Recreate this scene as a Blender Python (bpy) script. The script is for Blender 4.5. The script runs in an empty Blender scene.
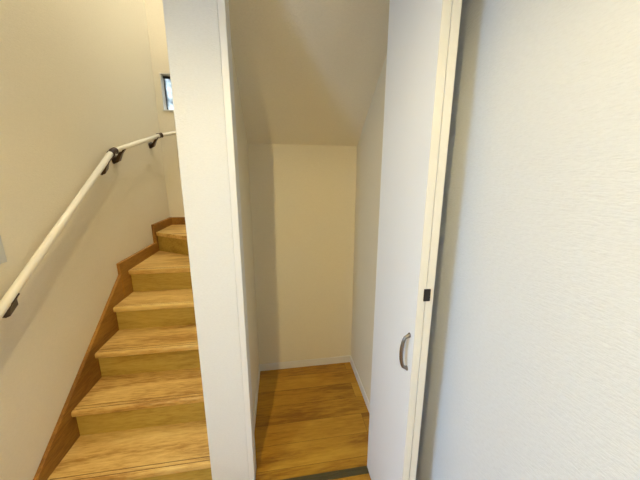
import bpy, bmesh, math, random
from mathutils import Vector, Matrix
random.seed(3)
SC = bpy.context.scene
COL = SC.collection

# ------------------------------------------------------------------ helpers
def tag(o, label=None, cat=None, group=None, kind=None):
    if label: o['label'] = label
    if cat: o['category'] = cat
    if group: o['group'] = group
    if kind: o['kind'] = kind
    return o

def empty(name, loc, label, cat, group=None, kind=None):
    o = bpy.data.objects.new(name, None)
    o.empty_display_size = .1
    o.location = loc
    COL.objects.link(o)
    return tag(o, label, cat, group, kind)

def link(name, bm, mat, parent=None, smooth=False):
    """one mesh object; geometry is given in world metres, origin kept at the parent"""
    me = bpy.data.meshes.new(name)
    bmesh.ops.recalc_face_normals(bm, faces=bm.faces)
    off = world_loc(parent)
    if off.length: bmesh.ops.translate(bm, verts=bm.verts, vec=-off)
    bm.to_mesh(me); bm.free()
    me.materials.append(mat)
    if smooth:
        for p in me.polygons: p.use_smooth = True
    o = bpy.data.objects.new(name, me)
    COL.objects.link(o)
    if parent: o.parent = parent
    return o

def world_loc(o):
    v = Vector((0, 0, 0))
    while o: v += Vector(o.location); o = o.parent
    return v

def box(x0, x1, y0, y1, z0, z1, bev=0, seg=2, bm=None):
    b = bmesh.new()
    bmesh.ops.create_cube(b, size=1)
    for v in b.verts:
        v.co = Vector((x0 + (v.co.x + .5) * (x1 - x0), y0 + (v.co.y + .5) * (y1 - y0), z0 + (v.co.z + .5) * (z1 - z0)))
    if bev: bmesh.ops.bevel(b, geom=b.edges[:], offset=bev, segments=seg, affect='EDGES', profile=.5)
    return merge(bm, b)

def merge(bm, b):
    if bm is None: return b
    me = bpy.data.meshes.new('tmp'); b.to_mesh(me); b.free()
    bm.from_mesh(me); bpy.data.meshes.remove(me)
    return bm

def prism(pts, axis, a, b_, bev=0, seg=2, bm=None):
    """extrude a 2D outline along axis: 'X' pts=(y,z), 'Z' pts=(x,y), 'Y' pts=(x,z)"""
    b = bmesh.new()
    def P(p, t):
        return {'X': (t, p[0], p[1]), 'Z': (p[0], p[1], t), 'Y': (p[0], t, p[1])}[axis]
    lo = [b.verts.new(P(p, a)) for p in pts]
    hi = [b.verts.new(P(p, b_)) for p in pts]
    b.faces.new(lo); b.faces.new(hi[::-1])
    n = len(pts)
    for i in range(n): b.faces.new((lo[i], lo[(i+1) % n], hi[(i+1) % n], hi[i]))
    bmesh.ops.recalc_face_normals(b, faces=b.faces)
    if bev: bmesh.ops.bevel(b, geom=b.edges[:], offset=bev, segments=seg, affect='EDGES', profile=.5)
    return merge(bm, b)

def tube(path, rad, seg=20, bm=None, cap=True):
    """swept round bar through the points; rad = number or list"""
    b = bmesh.new()
    pts = [Vector(p) for p in path]
    rads = rad if isinstance(rad, (list, tuple)) else [rad] * len(pts)
    rings = []; up = None
    for i, p in enumerate(pts):
        t = (pts[min(i+1, len(pts)-1)] - pts[max(i-1, 0)]).normalized()
        if up is None:
            up = Vector((0, 0, 1)) if abs(t.z) < .9 else Vector((0, 1, 0))
        n = (up - t * up.dot(t)).normalized(); up = n
        c = t.cross(n)
        rings.append([b.verts.new(p + (n * math.cos(2*math.pi*k/seg) + c * math.sin(2*math.pi*k/seg)) * rads[i]) for k in range(seg)])
    for i in range(len(rings)-1):
        for k in range(seg):
            b.faces.new((rings[i][k], rings[i][(k+1) % seg], rings[i+1][(k+1) % seg], rings[i+1][k]))
    if cap: b.faces.new(rings[0][::-1]); b.faces.new(rings[-1])
    return merge(bm, b)

# ------------------------------------------------------------------ materials
def srgb(c):
    return tuple(((v/255)/12.92 if v/255 <= .04045 else ((v/255+.055)/1.055)**2.4) for v in c) + (1,)

def tint(c, k): return tuple(min(1, a*b) for a, b in zip(c[:3], k)) + (1,)

def new_mat(name, col, rough=.5, metal=0, spec=.5):
    m = bpy.data.materials.new(name); m.use_nodes = True
    p = m.node_tree.nodes['Principled BSDF']
    p.inputs['Base Color'].default_value = col
    p.inputs['Roughness'].default_value = rough
    p.inputs['Metallic'].default_value = metal
    p.inputs['Specular IOR Level'].default_value = spec
    return m, m.node_tree.nodes, m.node_tree.links, p

def N(nodes, t, **kw):
    n = nodes.new(t)
    for k, v in kw.items():
        if hasattr(n, k): setattr(n, k, v)
        else: n.inputs[k].default_value = v
    return n

def wallpaper(name, col, scale=1.0, bump=.5, stretch=(.6, .6, 2.0)):
    m, n, l, p = new_mat(name, col, .75, 0, .25)
    tc = N(n, 'ShaderNodeTexCoord'); mp = N(n, 'ShaderNodeMapping'); mp.inputs['Scale'].default_value = stretch
    l.new(tc.outputs['Object'], mp.inputs['Vector'])
    a = N(n, 'ShaderNodeTexNoise'); a.inputs['Scale'].default_value = 170*scale; a.inputs['Detail'].default_value = 4; a.inputs['Roughness'].default_value = .55
    b = N(n, 'ShaderNodeTexNoise'); b.inputs['Scale'].default_value = 48*scale; b.inputs['Detail'].default_value = 3; b.inputs['Distortion'].default_value = 1.2
    l.new(mp.outputs[0], a.inputs['Vector']); l.new(mp.outputs[0], b.inputs['Vector'])
    mx = N(n, 'ShaderNodeMath', operation='ADD'); l.new(a.outputs['Fac'], mx.inputs[0]); l.new(b.outputs['Fac'], mx.inputs[1])
    bp = N(n, 'ShaderNodeBump'); bp.inputs['Strength'].default_value = bump; bp.inputs['Distance'].default_value = .0022
    l.new(mx.outputs[0], bp.inputs['Height']); l.new(bp.outputs[0], p.inputs['Normal'])
    r = N(n, 'ShaderNodeValToRGB')
    r.color_ramp.elements[0].position = .3; r.color_ramp.elements[0].color = tuple(c*.955 for c in col[:3]) + (1,)
    r.color_ramp.elements[1].position = .6; r.color_ramp.elements[1].color = col
    l.new(a.outputs['Fac'], r.inputs['Fac']); l.new(r.outputs[0], p.inputs['Base Color'])
    return m

def wood(name, dark, mid, light, axis='X', rough=.42, planks=None, grain=1.0, bump=.08):
    """grain runs along axis; planks=(width across, length along) cuts it into boards"""
    m, n, l, p = new_mat(name, mid, rough, 0, .4)
    tc = N(n, 'ShaderNodeTexCoord')
    src = tc.outputs['Object']
    mp = N(n, 'ShaderNodeMapping')
    mp.inputs['Scale'].default_value = {'X': (1.8, 12, 12), 'Y': (12, 1.8, 12), 'Z': (12, 12, 1.8)}[axis]
    l.new(src, mp.inputs['Vector'])
    vec = mp.outputs[0]
    brick = None
    if planks:
        mb = N(n, 'ShaderNodeMapping')
        if axis == 'Y': mb.inputs['Rotation'].default_value = (0, 0, math.pi/2)
        mb.inputs['Location'].default_value = (.31, .055, 0)
        l.new(src, mb.inputs['Vector'])
        brick = N(n, 'ShaderNodeTexBrick'); brick.offset = .37; brick.squash = 1
        brick.inputs['Scale'].default_value = 1
        brick.inputs['Brick Width'].default_value = planks[1]; brick.inputs['Row Height'].default_value = planks[0]
        brick.inputs['Mortar Size'].default_value = .0009; brick.inputs['Mortar Smooth'].default_value = .3
        brick.inputs['Color1'].default_value = (.15, .15, .15, 1); brick.inputs['Color2'].default_value = (.85, .85, .85, 1)
        brick.inputs['Mortar'].default_value = (0, 0, 0, 1)
        l.new(mb.outputs[0], brick.inputs['Vector'])
        sc = N(n, 'ShaderNodeVectorMath', operation='SCALE'); sc.inputs['Scale'].default_value = 9
        l.new(brick.outputs['Color'], sc.inputs[0])
        ad = N(n, 'ShaderNodeVectorMath', operation='ADD'); l.new(vec, ad.inputs[0]); l.new(sc.outputs[0], ad.inputs[1]); vec = ad.outputs[0]
    a = N(n, 'ShaderNodeTexNoise'); a.inputs['Scale'].default_value = .55; a.inputs['Detail'].default_value = 5; a.inputs['Distortion'].default_value = .7
    b = N(n, 'ShaderNodeTexNoise'); b.inputs['Scale'].default_value = 5*grain; b.inputs['Detail'].default_value = 8; b.inputs['Roughness'].default_value = .65; b.inputs['Distortion'].default_value = .25
    l.new(vec, a.inputs['Vector']); l.new(vec, b.inputs['Vector'])
    m1 = N(n, 'ShaderNodeMath', operation='MULTIPLY'); m1.inputs[1].default_value = .58; l.new(a.outputs['Fac'], m1.inputs[0])
    m2 = N(n, 'ShaderNodeMath', operation='MULTIPLY_ADD'); m2.inputs[1].default_value = .42; l.new(b.outputs['Fac'], m2.inputs[0]); l.new(m1.outputs[0], m2.inputs[2])
    r = N(n, 'ShaderNodeValToRGB'); e = r.color_ramp.elements
    e[0].position = .40; e[0].color = dark; e[1].position = .62; e[1].color = light
    e.new(.5).color = mid
    fac = m2.outputs[0]
    if brick:
        q = N(n, 'ShaderNodeMath', operation='MULTIPLY_ADD'); q.inputs[1].default_value = .10
        l.new(brick.outputs['Color'], q.inputs[0]); l.new(fac, q.inputs[2])
        q2 = N(n, 'ShaderNodeMath', operation='SUBTRACT'); q2.inputs[1].default_value = .05; l.new(q.outputs[0], q2.inputs[0]); fac = q2.outputs[0]
    l.new(fac, r.inputs['Fac'])
    outc = r.outputs[0]
    if brick:
        mm = N(n, 'ShaderNodeMix', data_type='RGBA', blend_type='MIX'); l.new(brick.outputs['Fac'], mm.inputs[0])
        l.new(outc, mm.inputs[6]); mm.inputs[7].default_value = tuple(c*.35 for c in dark[:3]) + (1,)
        outc = mm.outputs[2]
    l.new(outc, p.inputs['Base Color'])
    bp = N(n, 'ShaderNodeBump'); bp.inputs['Strength'].default_value = bump; bp.inputs['Distance'].default_value = .002
    l.new(b.outputs['Fac'], bp.inputs['Height']); l.new(bp.outputs[0], p.inputs['Normal'])
    return m

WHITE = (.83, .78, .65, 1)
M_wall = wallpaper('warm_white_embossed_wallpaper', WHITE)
M_closet = wallpaper('warm_light_tinted_closet_wallpaper', (.82, .755, .59, 1))  # white paper with the yellow cast of the warm light put into its colour
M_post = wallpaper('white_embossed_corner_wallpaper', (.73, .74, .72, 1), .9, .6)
M_hall = wallpaper('white_embossed_hall_wallpaper', (.68, .71, .74, 1), .85, .8, (.45, .45, 2.0))  # same white paper, cool daylight tint put into its base colour
M_ceil = wallpaper('ceiling_paper', WHITE, 1.2, .2)
M_frame = new_mat('white_door_frame', (.735, .735, .715, 1), .4)[0]
M_base = new_mat('white_baseboard', (.80, .78, .74, 1), .45)[0]
def door_mat():
    m, n, l, p = new_mat('white_door_sheet', (.80, .825, .86, 1), .42, 0, .4)
    tc = N(n, 'ShaderNodeTexCoord'); mp = N(n, 'ShaderNodeMapping'); mp.inputs['Scale'].default_value = (60, 60, 3)
    l.new(tc.outputs['Object'], mp.inputs['Vector'])
    a = N(n, 'ShaderNodeTexNoise'); a.inputs['Scale'].default_value = 4; a.inputs['Detail'].default_value = 4; l.new(mp.outputs[0], a.inputs['Vector'])
    bp = N(n, 'ShaderNodeBump'); bp.inputs['Strength'].default_value = .06; bp.inputs['Distance'].default_value = .001
    l.new(a.outputs['Fac'], bp.inputs['Height']); l.new(bp.outputs[0], p.inputs['Normal'])
    return m
M_door = door_mat()
M_edge = new_mat('cream_edge_band', (.75, .745, .69, 1), .4)[0]
K = (1.12, 1.28, 1.12)
M_tread = wood('oak_stair_tread', tint(srgb((160, 112, 56)), K), tint(srgb((200, 154, 94)), K), tint(srgb((220, 180, 120)), K), 'X', .4, None, 1.4)
K = (.94, 1.03, .66)
M_riser = wood('oak_stair_riser', tint(srgb((164, 126, 66)), K), tint(srgb((190, 154, 90)), K), tint(srgb((204, 168, 106)), K), 'X', .5, None, 1.6)
K = (.92, .9, .45)
M_string = wood('brown_stair_stringer', tint(srgb((130, 88, 48)), K), tint(srgb((158, 112, 66)), K), tint(srgb((176, 130, 80)), K), 'Y', .45, None, 1.6)
K = (.98, 1.04, .42)
M_floor = wood('oak_plank_floor', tint(srgb((146, 94, 40)), K), tint(srgb((184, 129, 62)), K), tint(srgb((204, 150, 82)), K), 'X', .38, (.15, 1.3), .9)
M_grip = new_mat('dark_grip_line', srgb((104, 66, 24)), .7)[0]
M_track = new_mat('dark_bronze_track', srgb((84, 74, 46)), .5, .15)[0]
M_rail = new_mat('cream_rail_coating', (.84, .81, .72, 1), .35)[0]
M_brown = new_mat('dark_brown_bracket', srgb((58, 38, 28)), .35, .2)[0]
M_chrome = new_mat('brushed_nickel', (.26, .24, .225, 1), .3, 1)[0]
M_black = new_mat('black_plastic', (.008, .008, .01, 1), .4)[0]
M_plate = new_mat('switch_plastic', (.62, .64, .64, 1), .4)[0]
M_alu = new_mat('dark_window_frame', (.03, .03, .035, 1), .4, .3)[0]
def glass_mat():
    m, n, l, p = new_mat('figured_window_glass', (.8, .82, .82, 1), .35)
    p.inputs['Transmission Weight'].default_value = .9
    tc = N(n, 'ShaderNodeTexCoord')
    a = N(n, 'ShaderNodeTexNoise'); a.inputs['Scale'].default_value = 16; a.inputs['Detail'].default_value = 3; l.new(tc.outputs['Object'], a.inputs['Vector'])
    r = N(n, 'ShaderNodeValToRGB'); r.color_ramp.elements[0].position = .35; r.color_ramp.elements[0].color = (.07, .062, .05, 1)
    r.color_ramp.elements[1].position = .6; r.color_ramp.elements[1].color = (.40, .35, .28, 1)
    l.new(a.outputs['Fac'], r.inputs['Fac']); l.new(r.outputs[0], p.inputs['Base Color'])
    return m
M_glass = glass_mat()
def clear_glass():
    m = bpy.data.materials.new('clear_window_glass'); m.use_nodes = True
    n, l = m.node_tree.nodes, m.node_tree.links
    n.remove(n['Principled BSDF'])
    t = n.new('ShaderNodeBsdfTransparent'); t.inputs[0].default_value = (.95, .97, .97, 1)
    g = n.new('ShaderNodeBsdfGlossy'); g.inputs['Roughness'].default_value = .03
    x = n.new('ShaderNodeMixShader'); x.inputs[0].default_value = .06
    l.new(t.outputs[0], x.inputs[1]); l.new(g.outputs[0], x.inputs[2]); l.new(x.outputs[0], n['Material Output'].inputs[0])
    return m
M_clear = clear_glass()

# ------------------------------------------------------------------ measures (metres; camera stands over the origin)
XL = -1.143                     # stairwell left wall
XW = .600                       # hall right wall
XCL, XCR = -.2085, .572         # closet side walls
YB, YT = 2.152, 1.230           # closet back wall, front plane
XPL, XPR = -.379, -.171         # end of the dividing wall
YF = 3.232                      # stairwell far wall
G, R_, Y1 = .2524, .1774, 1.2647
CEIL, TOP = 2.50, 5.0
YH = -1.7                       # hall end behind the camera
HEAD = 2.38
def struct(name, bm, m, label=None, parent=None):
    o = link(name, bm, m, parent)
    if parent is None: tag(o, label, None, None, 'structure')
    return o

struct('floor', box(XL-.12, .75, YH-.12, YB+.1, -.05, 0), M_floor, 'oak plank floor of the hall and closet')
# left wall with the hall window behind the camera position
WY0, WY1, WZ0, WZ1 = -.42, .30, .35, 2.3
b = box(XL-.12, XL, YH-.12, WY0, 0, TOP)
box(XL-.12, XL, WY1, YF+.12, 0, TOP, bm=b)
box(XL-.12, XL, WY0, WY1, 0, WZ0, bm=b); box(XL-.12, XL, WY0, WY1, WZ1, TOP, bm=b)
struct('wall_left', b, M_wall, 'white papered wall beside the stairs carrying the handrail')
# far wall with the little slit window
FX0, FX1, FZ0, FZ1 = -1.085, -.70, 2.187, 2.512
b = box(XL, FX0, YF, YF+.14, 0, TOP)
box(FX1, .75, YF, YF+.14, 0, TOP, bm=b)
box(FX0, FX1, YF, YF+.14, 0, FZ0, bm=b); box(FX0, FX1, YF, YF+.14, FZ1, TOP, bm=b)
struct('wall_far', b, M_wall, 'white wall at the turn of the stairs')
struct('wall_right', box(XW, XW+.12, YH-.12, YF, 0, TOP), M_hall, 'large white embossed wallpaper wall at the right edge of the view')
# dividing wall between stairs and closet: core behind the door frame
b = box(XPL, XPR-.026, YT, YT+.06, 0, TOP, .003)
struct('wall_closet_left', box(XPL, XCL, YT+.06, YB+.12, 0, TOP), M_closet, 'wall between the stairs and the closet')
struct('wall_middle', b, M_post, 'white papered wall end standing between the stairs and the closet')
# closet shell
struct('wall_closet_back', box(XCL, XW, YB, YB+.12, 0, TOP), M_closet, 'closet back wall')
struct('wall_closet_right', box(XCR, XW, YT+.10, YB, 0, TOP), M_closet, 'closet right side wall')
HB, SL = 1.80, .76
z0, z1 = HB, HB+SL*(YB-YT-.06)
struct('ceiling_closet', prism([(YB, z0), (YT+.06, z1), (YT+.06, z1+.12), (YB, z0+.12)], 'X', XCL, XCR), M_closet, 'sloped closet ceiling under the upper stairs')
struct('wall_header', box(XPR-.026, XW, YT, YT+.06, HEAD+.025, TOP), M_wall, 'wall above the closet opening')
struct('wall_closet_jamb', box(.545, XW, YT, YT+.10, 0, HEAD+.025), M_wall, 'narrow wall strip beside the folded closet door')
# hall shell
struct('ceiling', box(XL, XW, YH, YT, CEIL, CEIL+.12), M_ceil, 'hall ceiling')
struct('ceiling_stairwell', box(XL-.12, .75, YT-.12, YF+.14, TOP, TOP+.1), M_ceil, 'ceiling over the stairwell')
struct('wall_stairwell_front', box(XL, XPL, YT-.12, YT, CEIL+.12, TOP), M_wall, 'wall above the first step')
struct('wall_back', box(XL, XW, YH-.12, YH, 0, CEIL), M_wall, 'hall wall behind the viewpoint')
# door frame: two jambs and a head
fr = empty('door_frame', (XPR, YT, 0), 'white frame around the closet opening', 'door frame', None, 'structure')
link('jamb', box(XPR-.026, XPR, YT-.002, YT+.10, 0, HEAD+.025, .002), M_frame, fr)
link('jamb', box(.52, .546, YT-.002, YT+.10, 0, HEAD+.025, .002), M_frame, fr)
link('head', box(XPR, .52, YT-.002, YT+.10, HEAD, HEAD+.025, .002), M_frame, fr)
# closet baseboards and threshold track
H_, T_ = .062, .009
struct('baseboard_back', box(XCL, XCR, YB-T_, YB, 0, H_, .002), M_base, 'white baseboard along the closet back wall')
struct('baseboard_left', box(XCL, XCL+T_, YT+.10, YB-T_, 0, H_, .002), M_base, 'white baseboard along the closet left wall')
struct('baseboard_right', box(XCR-T_, XCR, YT+.10, YB-T_, 0, H_, .002), M_base, 'white baseboard along the closet right wall')
b = box(XPR, .52, YT-.036, YT-.024, 0, .006, .001); box(XPR, .52, YT-.010, YT+.004, 0, .006, .001, bm=b); box(XPR, .52, YT-.024, YT-.010, 0, .003, bm=b)
struct('trim_1', b, M_track, 'dark metal floor track across the closet threshold')

# ------------------------------------------------------------------ far slit window
w = empty('window_1', (FX0, YF+.14, FZ0), 'small slit window high at the turn of the stairs', 'window', None, 'structure')
b = box(FX0, FX0+.006, YF-.004, YF+.135, FZ0, FZ1); box(FX0-.006, FX1, YF-.010, YF+.135, FZ0-.008, FZ0+.004, bm=b)
box(FX0, FX1, YF-.004, YF+.135, FZ1-.006, FZ1, bm=b); box(FX1-.006, FX1, YF-.004, YF+.135, FZ0, FZ1, bm=b)
link('window_casing', b, M_frame, w)
b = box(FX0+.006, FX0+.012, YF+.075, YF+.10, FZ0, FZ1); box(FX1-.018, FX1-.006, YF+.075, YF+.10, FZ0, FZ1, bm=b)
box(FX0+.006, FX1-.006, YF+.075, YF+.10, FZ0, FZ0+.005, bm=b); box(FX0+.006, FX1-.006, YF+.06, YF+.10, FZ1-.022, FZ1-.006, bm=b)
link('window_frame', b, M_alu, w)
link('window_pane', box(FX0+.012, FX1-.018, YF+.085, YF+.091, FZ0+.005, FZ1-.022), M_glass, w)

# ------------------------------------------------------------------ hall window to the left of the viewpoint (daylight)
w = empty('window_2', (XL, (WY0+WY1)/2, WZ0), 'tall white framed hall window beside the viewpoint', 'window', None, 'structure')
b = box(XL-.12, XL+.008, WY0, WY0+.03, WZ0, WZ1, .002); box(XL-.12, XL+.008, WY1-.03, WY1, WZ0, WZ1, .002, bm=b)
box(XL-.12, XL+.008, WY0+.03, WY1-.03, WZ0, WZ0+.03, .002, bm=b); box(XL-.12, XL+.008, WY0+.03, WY1-.03, WZ1-.03, WZ1, .002, bm=b)
link('window_frame', b, M_frame, w)
link('window_pane', box(XL-.085, XL-.080, WY0+.03, WY1-.03, WZ0+.03, WZ1-.03), M_clear, w)

# ------------------------------------------------------------------ staircase
st = empty('staircase', ((XL+XPL)/2, Y1, 0), 'closed oak staircase climbing along the left wall and turning right', 'staircase')
XS = -1.123
TH = .034
def straight_tread(n):
    """n-th tread: rounded nosing in front, two anti-slip grooves cut behind it"""
    yn = Y1 + (n-1)*G - .026; yb = Y1 + n*G + .004; z = n*R_
    p = [(yb, z-TH), (yn+.006, z-TH), (yn+.0015, z-TH+.003), (yn, z-TH+.009), (yn, z-.010), (yn+.003, z-.003), (yn+.010, z)]
    for d in (.019, .040):
        p += [(yn+d-.0026, z), (yn+d-.002, z-.008), (yn+d+.002, z-.008), (yn+d+.0026, z)]
    p += [(yb, z)]
    return prism(p, 'X', XS, XPL)
PIV = (XPL, 2.335)
WL = (XS, 2.825)                # riser 6 meets the left wall
WF = (-.885, YF-.02)            # riser 7 meets the far wall
def winder(poly, n, groove=None):
    z = n*R_
    b = prism(poly, 'Z', z-TH, z, .003)
    return b
def grip(tr, n, lift=0):
    yn = Y1 + (n-1)*G - .026; z = n*R_
    for d in (.019, .040):
        link('grip_line', box(XS+.012, XPL-.004, yn+d-.0018, yn+d+.0018, z-.006, z-.0012+lift), M_grip, tr)
for n in range(1, 5):
    grip(link('tread', straight_tread(n), M_tread, st), n)
def shift_line(a, b, d):
    v = Vector((b[0]-a[0], b[1]-a[1])).normalized(); nrm = Vector((-v.y, v.x))
    return (a[0]+nrm.x*d, a[1]+nrm.y*d), (b[0]+nrm.x*d, b[1]+nrm.y*d)
# winder 5 begins straight and ends on the diagonal riser
yn5 = Y1+4*G-.026
grip(link('tread', winder([(XS, yn5), (XPL, yn5), PIV, (WL[0], WL[1]+.01)], 5), M_tread, st), 5, .0016)
a6, b6 = shift_line(WL, PIV, -.024)
a6 = (XS, a6[1]); b6 = (XPL, b6[1])
link('tread', winder([a6, b6, PIV, (WF[0]+.01, WF[1]), (XS, WF[1])], 6), M_tread, st)
a7, b7 = shift_line(WF, PIV, -.024)
link('tread', winder([(a7[0], WF[1]), (XPL-.03, PIV[1]), (XPL, PIV[1]), (XPL, WF[1])], 7), M_tread, st)
for n in range(1, 6):
    y = Y1+(n-1)*G
    link('riser', box(XS, XPL, y, y+.012, (n-1)*R_, n*R_-TH), M_riser, st)
def diag_riser(a, b, n):
    c, d = shift_line(a, b, .014)
    return prism([a, b, d, c], 'Z', (n-1)*R_, n*R_-TH)
link('riser', diag_riser(WL, (PIV[0], PIV[1]), 6), M_riser, st)
link('riser', diag_riser(WF, (PIV[0], PIV[1]), 7), M_riser, st)
# stringer on the left wall under the straight flight
def zt(y): return .766+.723*(y-1.98)
ys = 1.12
link('stringer', prism([(ys, 0), (1.62, 0), (2.155, .5), (2.155, zt(2.155)), (ys, zt(ys))], 'X', XL, XS, .0015, 1), M_string, st)
# skirting boards that step up with the winders
z5, z6, z7 = 5*R_+.085, 6*R_+.076, 7*R_+.08
link('skirting', prism([(2.152, .60), (2.79, .60), (2.79, z5), (2.152, z5)], 'X', XL, XS+.002, .0015, 1), M_string, st)
link('skirting', prism([(2.776, .86), (YF, .86), (YF, z6), (2.776, z6)], 'X', XL, XS+.004, .0015, 1), M_string, st)
link('skirting', box(XL, -.90, YF-.02, YF, .95, z6, .0015, 1), M_string, st)
link('skirting', box(-.90, XPL, YF-.022, YF, 1.1, z7, .0015, 1), M_string, st)

# ------------------------------------------------------------------ handrail
XR = XL+.062
A = Vector((XR, 1.02, 1.072-.208*.682)); B = Vector((XR, 2.192, 1.728)); C = Vector((XR, 3.035, 1.930)); D = Vector((XR+.10, YF-.062, 1.975)); E_ = Vector((-.42, YF-.062, 2.17))
hr = empty('handrail', (XL, 1.02, .93), 'cream round handrail with dark brown joints and brackets along the left stair wall', 'handrail')
RR = .0175
link('rail', tube([A, B], RR, 24), M_rail, hr, True)
link('rail', tube([B+(C-B).normalized()*.03, C], RR, 24), M_rail, hr, True)
link('rail', tube([C, C.lerp(D, .5), C.lerp(D, .9)+(E_-D).normalized()*.004, D+(E_-D).normalized()*.02, E_], RR, 24), M_rail, hr, True)
def joint(p, d1, d2, ln=.030):
    d1 = d1.normalized(); d2 = d2.normalized(); r = .0205
    pts = [p-d1*ln, p-d1*(ln*.35), p, p+d2*(ln*.35), p+d2*ln]
    b = tube(pts, [r, r, r, r, r], 24)
    tube([p-d1*ln*1.05, p-d1*ln*.75], .0225, 24, b); tube([p+d2*ln*.75, p+d2*ln*1.05], .0225, 24, b)
    return b
link('elbow_joint', joint(B+(C-B).normalized()*.008, B-A, C-B), M_brown, hr, True)
link('elbow_joint', joint(C, C-B, D-C, .024), M_brown, hr, True)
def bracket(p, d, nrm):
    """wall plate below the rail, bent arm, cradle hugging the underside"""
    d = d.normalized(); up = Vector((0, 0, 1)); w0 = p - nrm*.062
    dn0 = (up - d*up.dot(d)).normalized()
    c = w0 - dn0*.076 + nrm*.004
    b = bmesh.new()
    e1 = d*.036; e2 = dn0*.024
    vs = [c+e1*s_+e2*t_ for s_, t_ in ((-1, -.4), (-.8, -1), (.8, -1), (1, -.4), (1, .4), (.8, 1), (-.8, 1), (-1, .4))]
    lo = [b.verts.new(v-nrm*.004) for v in vs]; hi = [b.verts.new(v+nrm*.005) for v in vs]
    b.faces.new(lo); b.faces.new(hi[::-1])
    for i in range(8): b.faces.new((lo[i], lo[(i+1) % 8], hi[(i+1) % 8], hi[i]))
    # broad tapered arm from the plate up to the underside of the rail
    q = p - dn0*(RR+.004)
    secs = [(c+nrm*.004, .032, .020), (c+nrm*.024+dn0*.002, .028, .016), (q-dn0*.012-nrm*.010, .024, .011), (q-dn0*.004, .022, .006), (q+nrm*.008, .022, .002)]
    prev = None
    for k, (cc, hw, hh) in enumerate(secs):
        ring = [b.verts.new(cc + d*hw*sx_ + dn0*hh*sz_) for sx_, sz_ in ((-1, -1), (1, -1), (1, 1), (-1, 1))]
        if prev:
            for i in range(4): b.faces.new((prev[i], prev[(i+1) % 4], ring[(i+1) % 4], ring[i]))
        else: b.faces.new(ring[::-1])
        prev = ring
    b.faces.new(prev)
    # cradle: flat curved saddle
    dn = (up - d*up.dot(d)).normalized()
    rows = []
    for s in (-.026, .026):
        for rr in (RR+.0005, RR+.004):
            rows.append([b.verts.new(p+d*s + (nrm*math.sin(t) - dn*math.cos(t))*rr) for t in [math.radians(x) for x in range(-75, 76, 15)]])
    n = len(rows[0])
    for i in range(n-1):
        b.faces.new((rows[0][i], rows[0][i+1], rows[2][i+1], rows[2][i]))
        b.faces.new((rows[1][i], rows[1][i+1], rows[3][i+1], rows[3][i]))
        b.faces.new((rows[0][i], rows[0][i+1], rows[1][i+1], rows[1][i]))
        b.faces.new((rows[2][i], rows[2][i+1], rows[3][i+1], rows[3][i]))
    for i in (0, n-1): b.faces.new((rows[0][i], rows[1][i], rows[3][i], rows[2][i]))
    return b
NX = Vector((1, 0, 0)); NY = Vector((0, -1, 0))
for y in (1.272, 2.115):
    link('bracket', bracket(A.lerp(B, (y-A.y)/(B.y-A.y)), B-A, NX), M_brown, hr)
for y in (2.315, 2.955):
    link('bracket', bracket(B.lerp(C, (y-B.y)/(C.y-B.y)), C-B, NX), M_brown, hr, True)
for x in (-.92, -.50):
    link('bracket', bracket(D.lerp(E_, (x-D.x)/(E_.x-D.x)), E_-D, NY), M_brown, hr, True)

# ------------------------------------------------------------------ light switch
sw = empty('light_switch', (XL, 1.335, 1.285), 'pale grey wall switch plate on the left wall at the frame edge', 'switch')
link('switch_plate', box(XL, XL+.007, 1.301, 1.371, 1.226, 1.342, .003), M_plate, sw)
link('rocker', box(XL+.006, XL+.011, 1.313, 1.359, 1.246, 1.322, .002), M_plate, sw)

# ------------------------------------------------------------------ folded closet door
X0, XM, X2, YN = .437, .4645, .492, .814
d = empty('door_1', (X0, YT, 0), 'white two-panel bifold closet door folded open at the right', 'door', None, 'structure')
for i, (a, c) in enumerate(((X0, XM-.0012), (XM+.0012, X2))):
    p = link('door_panel', box(a, c, YN+.003, YT-.004, .012, 2.362, .0015), M_door, d)
    link('edge_band', box(a, c, YN, YN+.004, .012, 2.362, .0012), M_edge, p)
# bowed bar handle
h = []
HY, HZ0, HZ1 = .849, .918, 1.050
for k in range(15):
    t = k/14; s = math.sin(math.pi*t)
    h.append((X0-.004-.023*s**.38, HY, HZ0+(HZ1-HZ0)*t))
b = tube([(X0+.001, HY, HZ0)] + h + [(X0+.001, HY, HZ1)], [.006]+[.006+.001*math.sin(math.pi*k/14) for k in range(15)]+[.006], 14)
for z in (HZ0, HZ1): tube([(X0-.004, HY, z), (X0+.001, HY, z)], .0085, 16, b)
tag(link('handle', b, M_chrome, d, True), 'bowed nickel handle')
b = box(.456, .4785, YN-.005, YN+.001, 1.194, 1.236, .0015)
tag(link('hinge_cover', b, M_black, d), 'small black fitting over the seam of the folded panels')
link('top_pivot', tube([(X0+.013, YT-.03, 2.362), (X0+.013, YT-.03, HEAD)], .006, 12), M_chrome, d, True)

# ------------------------------------------------------------------ lamps (out of frame overhead)
def lamp(name, loc, label, drop=0):
    r = empty(name, loc, label, 'lamp')
    m = bpy.data.materials.new('lamp_diffuser'); m.use_nodes = True
    n = m.node_tree.nodes; n.remove(n['Principled BSDF']); e = n.new('ShaderNodeEmission'); e.inputs[0].default_value = (1, .84, .58, 1); e.inputs[1].default_value = 6
    m.node_tree.links.new(e.outputs[0], n['Material Output'].inputs[0])
    x, y, z = loc
    b = tube([(x, y, z), (x, y, z-.02)], .05, 32)
    if drop: tube([(x, y, z-.02), (x, y, z-drop)], .008, 12, b)
    z -= drop
    tube([(x, y, z), (x, y, z-.02)], .07, 32, b)
    link('canopy', b, M_frame, r)
    link('diffuser', tube([(x, y, z-.02), (x, y, z-.045)], [.058, .05], 32), m, r)
    return r
LX, LY, LZ = -.40, -.35, 2.36
lamp('ceiling_lamp', (LX, LY, CEIL), 'round ceiling lamp over the hall behind the viewpoint', CEIL-LZ)
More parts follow.
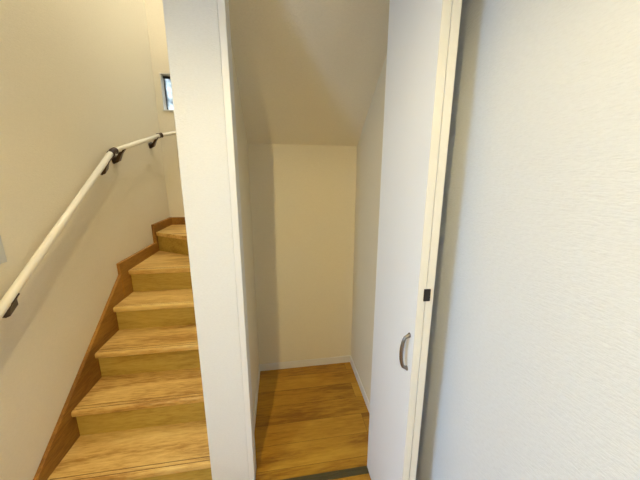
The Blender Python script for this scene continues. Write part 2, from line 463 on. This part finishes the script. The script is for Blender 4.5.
SX, SY = -.46, 2.35
lamp('ceiling_lamp.001', (SX, SY, TOP), 'round ceiling lamp at the top of the stairwell')
def light(kind, loc, energy, color, size=.05, rot=None, sy=None):
    L = bpy.data.lights.new(kind.lower()+'_light', kind); L.energy = energy; L.color = color
    if kind == 'AREA':
        L.shape = 'RECTANGLE'; L.size = size; L.size_y = sy
    else: L.shadow_soft_size = size
    o = bpy.data.objects.new(L.name, L); o.location = loc
    if rot: o.rotation_euler = rot
    COL.objects.link(o); return o
P_LAMP, P_STAIR, P_DAY = 104, 90, 19
sp = light('SPOT', (LX, LY, LZ-.052), P_LAMP, (1, .79, .385), .022)
sp.data.spot_size = math.radians(180); sp.data.spot_blend = .36
light('POINT', (SX, SY, TOP-.15), P_STAIR, (1, .96, .88), .06)
light('AREA', (XL-.50, -.485, 2.08), P_DAY, (.22, .50, 1), .40, (0, math.radians(-80), math.radians(28)), .26)

W = bpy.data.worlds.new('sky'); SC.world = W; W.use_nodes = True
bg = W.node_tree.nodes['Background']; bg.inputs[1].default_value = 9.5
wn, wl = W.node_tree.nodes, W.node_tree.links
tc = wn.new('ShaderNodeTexCoord'); sx = wn.new('ShaderNodeSeparateXYZ'); mr = wn.new('ShaderNodeValToRGB')
wl.new(tc.outputs['Generated'], sx.inputs[0]); wl.new(sx.outputs['Z'], mr.inputs['Fac']); wl.new(mr.outputs[0], bg.inputs[0])
mr.color_ramp.elements[0].position = 0; mr.color_ramp.elements[0].color = (.16, .17, .14, 1)
mr.color_ramp.elements[1].position = .06; mr.color_ramp.elements[1].color = (.46, .69, 1, 1)

# ------------------------------------------------------------------ camera
f, pit, psi, rol, cx = 287.676, .2262, .1719, .0098, 9.549
cam = bpy.data.cameras.new('camera'); co = bpy.data.objects.new('camera', cam); COL.objects.link(co)
cam.sensor_fit = 'HORIZONTAL'; cam.sensor_width = 36; cam.lens = f*36/640; cam.shift_x = -cx/640; cam.clip_start = .01
F0 = Vector((math.sin(psi), math.cos(psi), 0)); Rt = Vector((math.cos(psi), -math.sin(psi), 0)); Z = Vector((0, 0, 1))
Fw = F0*math.cos(pit) - Z*math.sin(pit); U = Z*math.cos(pit) + F0*math.sin(pit)
rc = Rt*math.cos(rol) + U*math.sin(rol); uc = U*math.cos(rol) - Rt*math.sin(rol)
M = Matrix((rc, uc, -Fw)).transposed().to_4x4(); M.translation = Vector((0, 0, 1.6))
co.matrix_world = M
SC.camera = co
vs = SC.view_settings
vs.view_transform = 'Standard'; vs.look = 'None'; vs.gamma = 1; vs.use_curve_mapping = False; vs.exposure = 0
